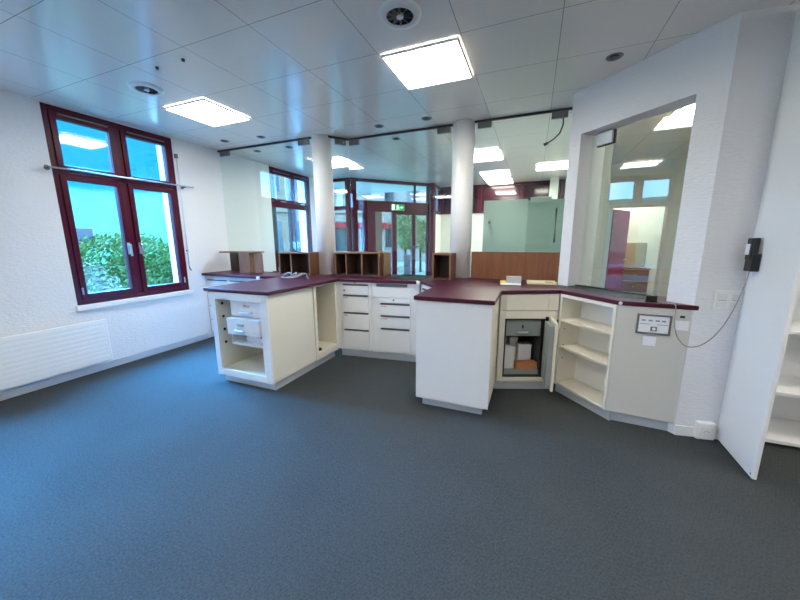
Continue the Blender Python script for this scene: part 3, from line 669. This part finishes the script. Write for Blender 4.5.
MB().box(-.0525,-.03,-.006,.0295,.10,.165).build('white_front', M['label'], k, .002)
# switches and socket on the corner wall
def on_e(u, z): p = E1+(E2-E1).normalized()*u; return (p.x, p.y, z)
k = thing('light_switch', 'square white four gang light switch beside the cupboard door', 'switch', on_e(.178,.925), eang)
MB().box(-.082,.082,-.012,0,0,.125).build('plate', M['white'], k, .004)
for x in (-.038,.038):
    for z in (.036,.09): MB().box(x-.028,x+.028,-.018,-.012,z-.020,z+.020).build('rocker', M['offwhite'], k, .003)
    MB().box(x-.022,x+.022,-.0195,-.018,.060,.064).build('indicator', M['qr'], k)
k = thing('wall_socket', 'white surface socket on the baseboard beside the cupboard door', 'socket', on_e(.160,.0), eang)
MB().box(-.055,.055,-.055,-.0145,.01,.135).build('housing', M['white'], k, .008)
MB().box(-.04,.04,-.058,-.055,.04,.105).build('cover', M['offwhite'], k, .002)
for x in (-.013,0,.013): MB().cyl((x,-.058,(.072)+(.008 if x == 0 else 0)),(x,-.0595,(.072)+(.008 if x == 0 else 0)),.004,8).build('hole', M['qr'], k)

# ------------------------------------------------------------------ tall cupboard with open door
t = thing('wall_cupboard', 'tall white built-in cupboard with an open door and empty shelves', 'cupboard', (1.29,2.755,0))
MB().box(0,1.2,.38,.395,.03,2.64).build('back_panel', M['white'], t)
MB().box(0,.018,0,.38,.03,2.64).build('side_panel', M['white'], t, .002); MB().box(1.18,1.2,0,.38,.03,2.64).build('side_panel', M['white'], t, .002)
for z in (.03,.37,.785,1.2,1.62,2.02): MB().box(.018,1.18,.004,.38,z,z+.022).build('shelf', M['white'], t, .002)
MB().box(.018,1.18,.004,.38,2.61,2.64).build('top_board', M['white'], t)
MB().box(.0,1.2,.08,.10,0,.03).build('plinth', M['rail'], t)  # dark colour stands for the floor shadow under the bottom shelf
dr = MB().box(-.012,.010,-.455,0,.012,2.635).build('door', M['white'], t, .004, loc=(-.006,-.006,0), rz=R(-2))
MB().cyl((-.013,-.435,.035),(-.010,-.435,.035),.006,10).build('screw', M['greymetal'], dr)
for z in (.3,1.0,1.9): MB().cyl((-.0,.003,z),(-.0,.003,z+.07),.008,10).build('hinge', M['steel'], dr)

# ------------------------------------------------------------------ left wall fittings
t = thing('radiator', 'long flat white panel radiator below the burgundy window', 'radiator', (XL, .35, 0))
MB().box(.06,.085,0,1.585,.112,.568).build('front_panel', M['white'], t, .006)
MB().box(.03,.04,.02,1.565,.13,.55).build('rear_panel', M['white'], t)
for i in range(9):
    z = .15+i*.046
    MB().box(.0848,.0875,.03,1.555,z,z+.030).build('rib', M['white'], t, .002)
MB().box(.001,.03,.25,.29,.2,.5).box(.001,.03,1.3,1.34,.2,.5).build('bracket', M['white'], t)
MB().box(.04,.07,1.583,1.592,.54,.555).build('bleed_valve', M['steel'], t)
t = thing('curtain_rod', 'thin metal rod across the burgundy window on two brackets', 'curtain rod', (XL, 1.70, 2.07))
MB().cyl((.075,0,0),(.075,1.41,.012),.009,12).build('rod', M['steel'], t, smooth=True)
for y in (.02,1.30):
    MB().cyl((0,y,-.0),(.075,y,0),.008,10).cyl((0,y,0),(.006,y,0),.022,16).build('bracket', M['greymetal'], t)
MB().cyl((.075,-.02,0),(.075,.002,0),.014,12).build('finial', M['greymetal'], t)
t = thing('blind_crank', 'thin pale crank rod hanging right of the burgundy window', 'crank', (XL, 2.96, 0))
MB().cyl((.02,0,1.05),(.02,.005,2.45),.006,8).build('rod', M['alu'], t, smooth=True)
MB().tube([(.02,.0,1.05),(.03,.0,1.02),(.05,0,1.0)], .007).build('crank_handle', M['greymetal'], t)
MB().box(0,.03,-.012,.018,2.42,2.47).box(0,.022,-.008,.012,1.25,1.27).build('guide', M['greymetal'], t)
# frosted screens in the lobby
t = thing('frosted_screen', 'frosted green glass screen in the lobby behind the wooden panel', 'screen', (-.78,5.5,0), 0, 'frosted glass screens in the lobby')
MB().box(0,.66,0,.012,.05,2.0).build('glass', M['frost'], t); MB().cyl((.10,-.03,1.66),(.10,0,1.66),.022,14).build('knob', M['dark'], t)
MB().box(0,.05,-.03,.05,0,.05).box(.6,.66,-.03,.05,0,.05).build('foot', M['steel'], t)
t = thing('frosted_screen', 'darker frosted glass door right of the lobby screen', 'screen', (-.14,5.62,0), 0, 'frosted glass screens in the lobby')
MB().box(0,.62,0,.012,.02,1.99).build('glass', glass('frosted_dark', (.72,.84,.79,1), rough=.15, frost=.7, frostc=srgb(148,172,162)), t)
MB().tube([(.43,-.01,1.35),(.43,-.04,1.37),(.43,-.04,1.83),(.43,-.01,1.85)], .014).build('handle', M['rail'], t)
MB().box(.05,.35,-.03,.04,1.95,2.03).build('closer', M['frost'], t, .004)
# burgundy door leaf, shelf in the rooms behind the hatch
t = thing('door_leaf', 'burgundy door standing open in the doorway behind the hatch', 'door', (1.262,6.98,0), R(58))
MB().box(0,.72,-.04,0,.01,1.91).build('leaf', M['burgdoor'], t, .003); MB().cyl((.66,-.07,1.0),(.66,-.04,1.0),.012,10).box(.56,.67,-.085,-.07,.99,1.01).build('handle', M['steel'], t)
t = thing('wooden_dresser', 'pale wooden dresser with drawers beyond the doorway behind the hatch', 'dresser', (1.66,7.75,0))
MB().box(0,.5,.02,.42,.08,.80).build('body', M['creamin'], t, .004); MB().box(0,.5,.36,.40,.82,1.32).build('mirror_back', mat('tan_board', srgb(165,148,125), .5), t, .03)
MB().box(-.01,.51,.0,.42,.80,.82).build('top_board', M['wood'], t, .003)
for z0, z1 in ((.1,.32),(.34,.55),(.57,.78)):
    dr = MB().box(.015,.485,0,.02,z0,z1).build('drawer', M['wood'], t, .003); MB().cyl((.25,-.02,(z0+z1)/2),(.25,0,(z0+z1)/2),.012,10).build('knob', M['steel'], dr)
MB().box(.02,.06,.05,.4,0,.08).box(.44,.48,.05,.4,0,.08).build('foot', M['darkwood_shade'], t)

# ------------------------------------------------------------------ outside
struct(MB().box(-60, 40, 8.3, 60, -.35, -.25).box(-60, -4.586, -40, 8.3, -.35, -.25).build('ground', M['asphalt']), 'street and yard outside')
def hill_mat(): 
    m = out('hazed_hillside', (.03,.05,.06,1)); nt = m.node_tree; b = nt.nodes['Principled BSDF']; tc = nt.nodes['Texture Coordinate']; L = nt.links.new
    sp = nt.nodes.new('ShaderNodeSeparateXYZ'); L(tc.outputs['Object'], sp.inputs[0])
    n = nt.nodes.new('ShaderNodeTexNoise'); n.inputs['Scale'].default_value = .03; n.inputs['Detail'].default_value = 6; L(tc.outputs['Object'], n.inputs['Vector'])
    n2 = nt.nodes.new('ShaderNodeTexNoise'); n2.inputs['Scale'].default_value = .25; n2.inputs['Detail'].default_value = 6; L(tc.outputs['Object'], n2.inputs['Vector'])
    a = nt.nodes.new('ShaderNodeMath'); a.operation = 'MULTIPLY_ADD'; a.inputs[1].default_value = 9; L(n.outputs['Fac'], a.inputs[0]); L(sp.outputs['Z'], a.inputs[2])
    mr = nt.nodes.new('ShaderNodeMapRange'); mr.inputs['From Min'].default_value = 22; mr.inputs['From Max'].default_value = 25; L(a.outputs[0], mr.inputs['Value'])
    f = nt.nodes.new('ShaderNodeMix'); f.data_type = 'RGBA'; f.inputs['A'].default_value = (.0025,.021,.030,1); f.inputs['B'].default_value = (.0050,.032,.042,1); L(n2.outputs['Fac'], f.inputs['Factor'])  # forest colours hold the blue haze of distance
    c = nt.nodes.new('ShaderNodeMix'); c.data_type = 'RGBA'; c.inputs['A'].default_value = (.030,.052,.027,1); L(f.outputs['Result'], c.inputs['B']); L(mr.outputs['Result'], c.inputs['Factor'])
    L(c.outputs['Result'], b.inputs['Base Color']); return m
b = MB(); n_az, n_r = 70, 40; grid = []
for i in range(n_az+1):
    az = R(25+i*125/n_az); azd = math.degrees(az); row = []
    top = 19 if azd < 76 else max(5.0, 19-(azd-76)*1.0)
    for j in range(n_r+1):
        f = j/n_r; r = 25+f*330
        el = -1.2+7*min(1, f/.35)+(max(0,(f-.35)/.65))**.9*(top-5.8)
        z = 1.38+r*math.tan(R(el))+random.uniform(-1,1)*(.1+2.2*max(0,f-.3))
        if j == 0: z = -.6
        row.append(b.bm.verts.new((-r*math.sin(az), r*math.cos(az), z)))
    grid.append(row)
for i in range(n_az):
    for j in range(n_r): b.bm.faces.new((grid[i][j], grid[i+1][j], grid[i+1][j+1], grid[i][j+1]))
struct(b.build('hills', hill_mat(), smooth=True), 'green meadow and wooded mountain tinted with blue haze outside')
def leaf_mat(name, c1, c2):
    m = out(name, c1); nt = m.node_tree; b = nt.nodes['Principled BSDF']; tc = nt.nodes['Texture Coordinate']
    n = nt.nodes.new('ShaderNodeTexNoise'); n.inputs['Scale'].default_value = 5; mx = nt.nodes.new('ShaderNodeMix'); mx.data_type = 'RGBA'
    mx.inputs['A'].default_value = c1; mx.inputs['B'].default_value = c2
    nt.links.new(tc.outputs['Object'], n.inputs['Vector']); nt.links.new(n.outputs['Fac'], mx.inputs['Factor']); nt.links.new(mx.outputs['Result'], b.inputs['Base Color']); return m
M['leafg'] = leaf_mat('leaf_green', (.022,.042,.010,1), (.065,.105,.03,1))
M['leafb'] = leaf_mat('leaf_bluegreen', (.045,.052,.03,1), (.14,.13,.075,1))
def foliage(rx, ry, rz, n, size, lumps=9):
    b = MB(); cs = [(random.uniform(-.6,.6)*rx, random.uniform(-.6,.6)*ry, random.uniform(-.5,.6)*rz, random.uniform(.38,.6)) for _ in range(lumps)]
    for _ in range(n):
        cx, cy, cz, k = random.choice(cs)
        v = Vector((random.gauss(0,1), random.gauss(0,1), random.gauss(0,1))).normalized()*random.uniform(.75,1.02)
        p = Vector((cx+v.x*k*rx, cy+v.y*k*ry, cz+v.z*k*rz))
        q = Vector((random.gauss(0,1), random.gauss(0,1), random.gauss(0,1))).normalized(); u = q.orthogonal().normalized(); w = q.cross(u)
        s = size*random.uniform(.6,1.3)
        b.face([p-u*s, p-w*s*.45, p+u*s, p+w*s*.45])
    return b
def shrub(name, label, cat, x, y, z, rx, ry, rz, n, size, m, trunk, group):
    t = thing(name, label, cat, (x, y, -.25), 0, group)
    f = foliage(rx, ry, rz, n, size).build('foliage', m, t, loc=(0,0,z+.25)); f['kind'] = 'stuff'
    b = MB()
    if trunk > .06: b.cyl((0,0,0),(0,0,z+.25),trunk,10,trunk*.6)
    else:
        for k in range(5): b.cyl((0,0,0),(random.uniform(-.5,.5)*rx,random.uniform(-.5,.5)*ry,z+.2),trunk,6,trunk*.5)
    b.build('trunk' if trunk > .06 else 'stems', M['trunk'], t)
    return t
shrub('garden_bush', 'blue green bush outside the left casement, nearest the glass', 'bush', -6.0, 2.75, .30, .75, .8, .85, 6500, .036, M['leafb'], .02, 'garden bushes outside the window')
shrub('garden_bush', 'bright green bush outside behind the window handles', 'bush', -8.6, 4.8, .55, 1.3, 1.5, 1.0, 9000, .045, M['leafg'], .03, 'garden bushes outside the window')
shrub('garden_bush', 'green bush outside the right casement', 'bush', -6.6, 4.25, .38, .8, .75, 1.0, 6500, .038, M['leafg'], .02, 'garden bushes outside the window')
shrub('conifer', 'slim dark conifer outside behind the right casement', 'tree', -22, 14.6, 2.4, .45, .45, 1.5, 1500, .10, M['leafb'], .1, 'trees outside')
def pt(az, r): return (-r*math.sin(R(az)), r*math.cos(R(az)))
x, y = pt(21.2, 13.5); shrub('street_tree', 'leafy green tree outside the left entrance door', 'tree', x, y, 1.75, .6, .6, 1.0, 2600, .08, M['leafg'], .061, 'trees outside')
x, y = pt(18.6, 17); shrub('street_tree', 'second leafy tree outside the right entrance door', 'tree', x, y, 1.7, .5, .5, 1.1, 2400, .08, M['leafg'], .061, 'trees outside')
def house(label, az, r, w_, d_, hh, m, rows, cols, fascia=None, turn=0, roof=True):
    x, y = pt(az, r); t = thing('building', label, 'building', (x, y, -.25), R(az+turn))
    MB().box(-w_/2, w_/2, 0, d_, 0, hh).build('wall', m, t)
    if roof:
        b = MB(); b.prism([(-w_/2-.4,-.5),(w_/2+.4,-.5),(w_/2+.4,d_+.4),(-w_/2-.4,d_+.4)], hh, hh+.25); b.build('roof', M['outroof'], t)
    for i in range(cols):
        for j in range(rows):
            cx = -w_/2+w_*(i+.5)/cols; cz = 1.05+j*2.8
            f = MB().ring(cx-.55,cx+.55,cz,cz+1.6,.07,-.06,.02).build('window', M['facade'], t); MB().box(cx-.48,cx+.48,-.02,.0,cz+.07,cz+1.53).box(cx-.025,cx+.025,-.05,-.02,cz,cz+1.6).build('pane', M['outwin'], f)
    if rows > 1: MB().box(-w_/2-.05, w_/2+.05, -.12, 0, 3.0, 3.35).build('cornice', M['facade'], t)
    if fascia: MB().box(fascia[1], fascia[2], -.35, 0, fascia[0], fascia[0]+.28).build('fascia', M['outred'], t)
    return t
house('pale house outside seen through the lobby window', 38, 17, 8, 4, 9, M['facade'], 3, 5, (2.25,.6,4))
house('low pale shop with a red fascia outside the entrance', 22, 26, 12, 6, 8.5, M['facade2'], 3, 6, (2.6,-6,6))
house('small house with a brown roof in the meadow outside the window', 66, 34, 3.4, 3, 1.2, M['facade2'], 1, 1)
b = MB(); x, y = pt(26.2, 10.2)
tag(MB().box(-.14,.14,-.14,.14,0,3.2).box(-.19,.19,-.19,.19,0,.25).build('arcade_post', M['facade2'], loc=(x,y,-.25), rz=R(25)), 'grey square post outside the entrance glass', 'post')
x, y = pt(20.9, 11.2); tag(MB().box(-.11,.11,-.11,.11,0,1.1).box(-.13,.13,-.13,.13,1.1,1.16).build('bollard', out('bollard_paint', (.05,.035,.04,1)), loc=(x,y,-.25), rz=R(20)), 'squat square bollard outside the entrance door', 'bollard')

# ------------------------------------------------------------------ world, camera, view
wd = bpy.data.worlds.new('sky'); sc.world = wd; wd.use_nodes = True; nt = wd.node_tree; bg = nt.nodes['Background']
tc = nt.nodes.new('ShaderNodeTexCoord'); n = nt.nodes.new('ShaderNodeTexNoise'); n.inputs['Scale'].default_value = 3.2; n.inputs['Detail'].default_value = 8
rp = nt.nodes.new('ShaderNodeValToRGB'); rp.color_ramp.elements[0].position = .5; rp.color_ramp.elements[1].position = .68
rp.color_ramp.elements[0].color = (.16,.46,1,1); rp.color_ramp.elements[1].color = (.62,.80,1,1)
nt.links.new(tc.outputs['Generated'], n.inputs['Vector']); nt.links.new(n.outputs['Fac'], rp.inputs['Fac']); nt.links.new(rp.outputs['Color'], bg.inputs['Color'])
bg.inputs['Strength'].default_value = 10.0

sl = bpy.data.lights.new('daylight', 'SUN'); so = bpy.data.objects.new('daylight', sl); col.objects.link(so)
sl.color = (.06,.42,1); sl.energy = 95; sl.angle = R(60)
so.rotation_euler = Vector((math.cos(R(53)), -.06, -math.sin(R(53)))).to_track_quat('-Z','Y').to_euler()
cam = bpy.data.cameras.new('camera'); co = bpy.data.objects.new('camera', cam); col.objects.link(co); sc.camera = co
f, pi_, ro, ya = 322.898958, 0.182062581, 0.00461071961, 0.388013091
Rr = Matrix(((math.cos(ro),-math.sin(ro),0),(math.sin(ro),math.cos(ro),0),(0,0,1)))
Mm = Matrix(((1,0,0),(0,0,1),(0,-1,0)))
Rp = Matrix(((1,0,0),(0,math.cos(pi_),math.sin(pi_)),(0,-math.sin(pi_),math.cos(pi_))))
Ry = Matrix(((math.cos(ya),-math.sin(ya),0),(math.sin(ya),math.cos(ya),0),(0,0,1)))
Rm = Ry @ Rp @ Mm @ Rr                                   # columns: right, down, forward
r_, d_, f_ = Rm.col[0], Rm.col[1], Rm.col[2]
co.matrix_world = Matrix(((r_.x,-d_.x,-f_.x,0),(r_.y,-d_.y,-f_.y,0),(r_.z,-d_.z,-f_.z,1.38),(0,0,0,1)))
cam.sensor_width = 36; cam.lens = f/800*36; cam.clip_start = .02; cam.clip_end = 2000
sc.view_settings.view_transform = 'Standard'; sc.view_settings.look = 'None'; sc.view_settings.exposure = 1.07; sc.view_settings.gamma = 1
sc.cycles.use_denoising = True
sc.cycles.max_bounces = 10; sc.cycles.diffuse_bounces = 8; sc.cycles.glossy_bounces = 4; sc.cycles.transparent_max_bounces = 24
sc.cycles.sample_clamp_indirect = 6
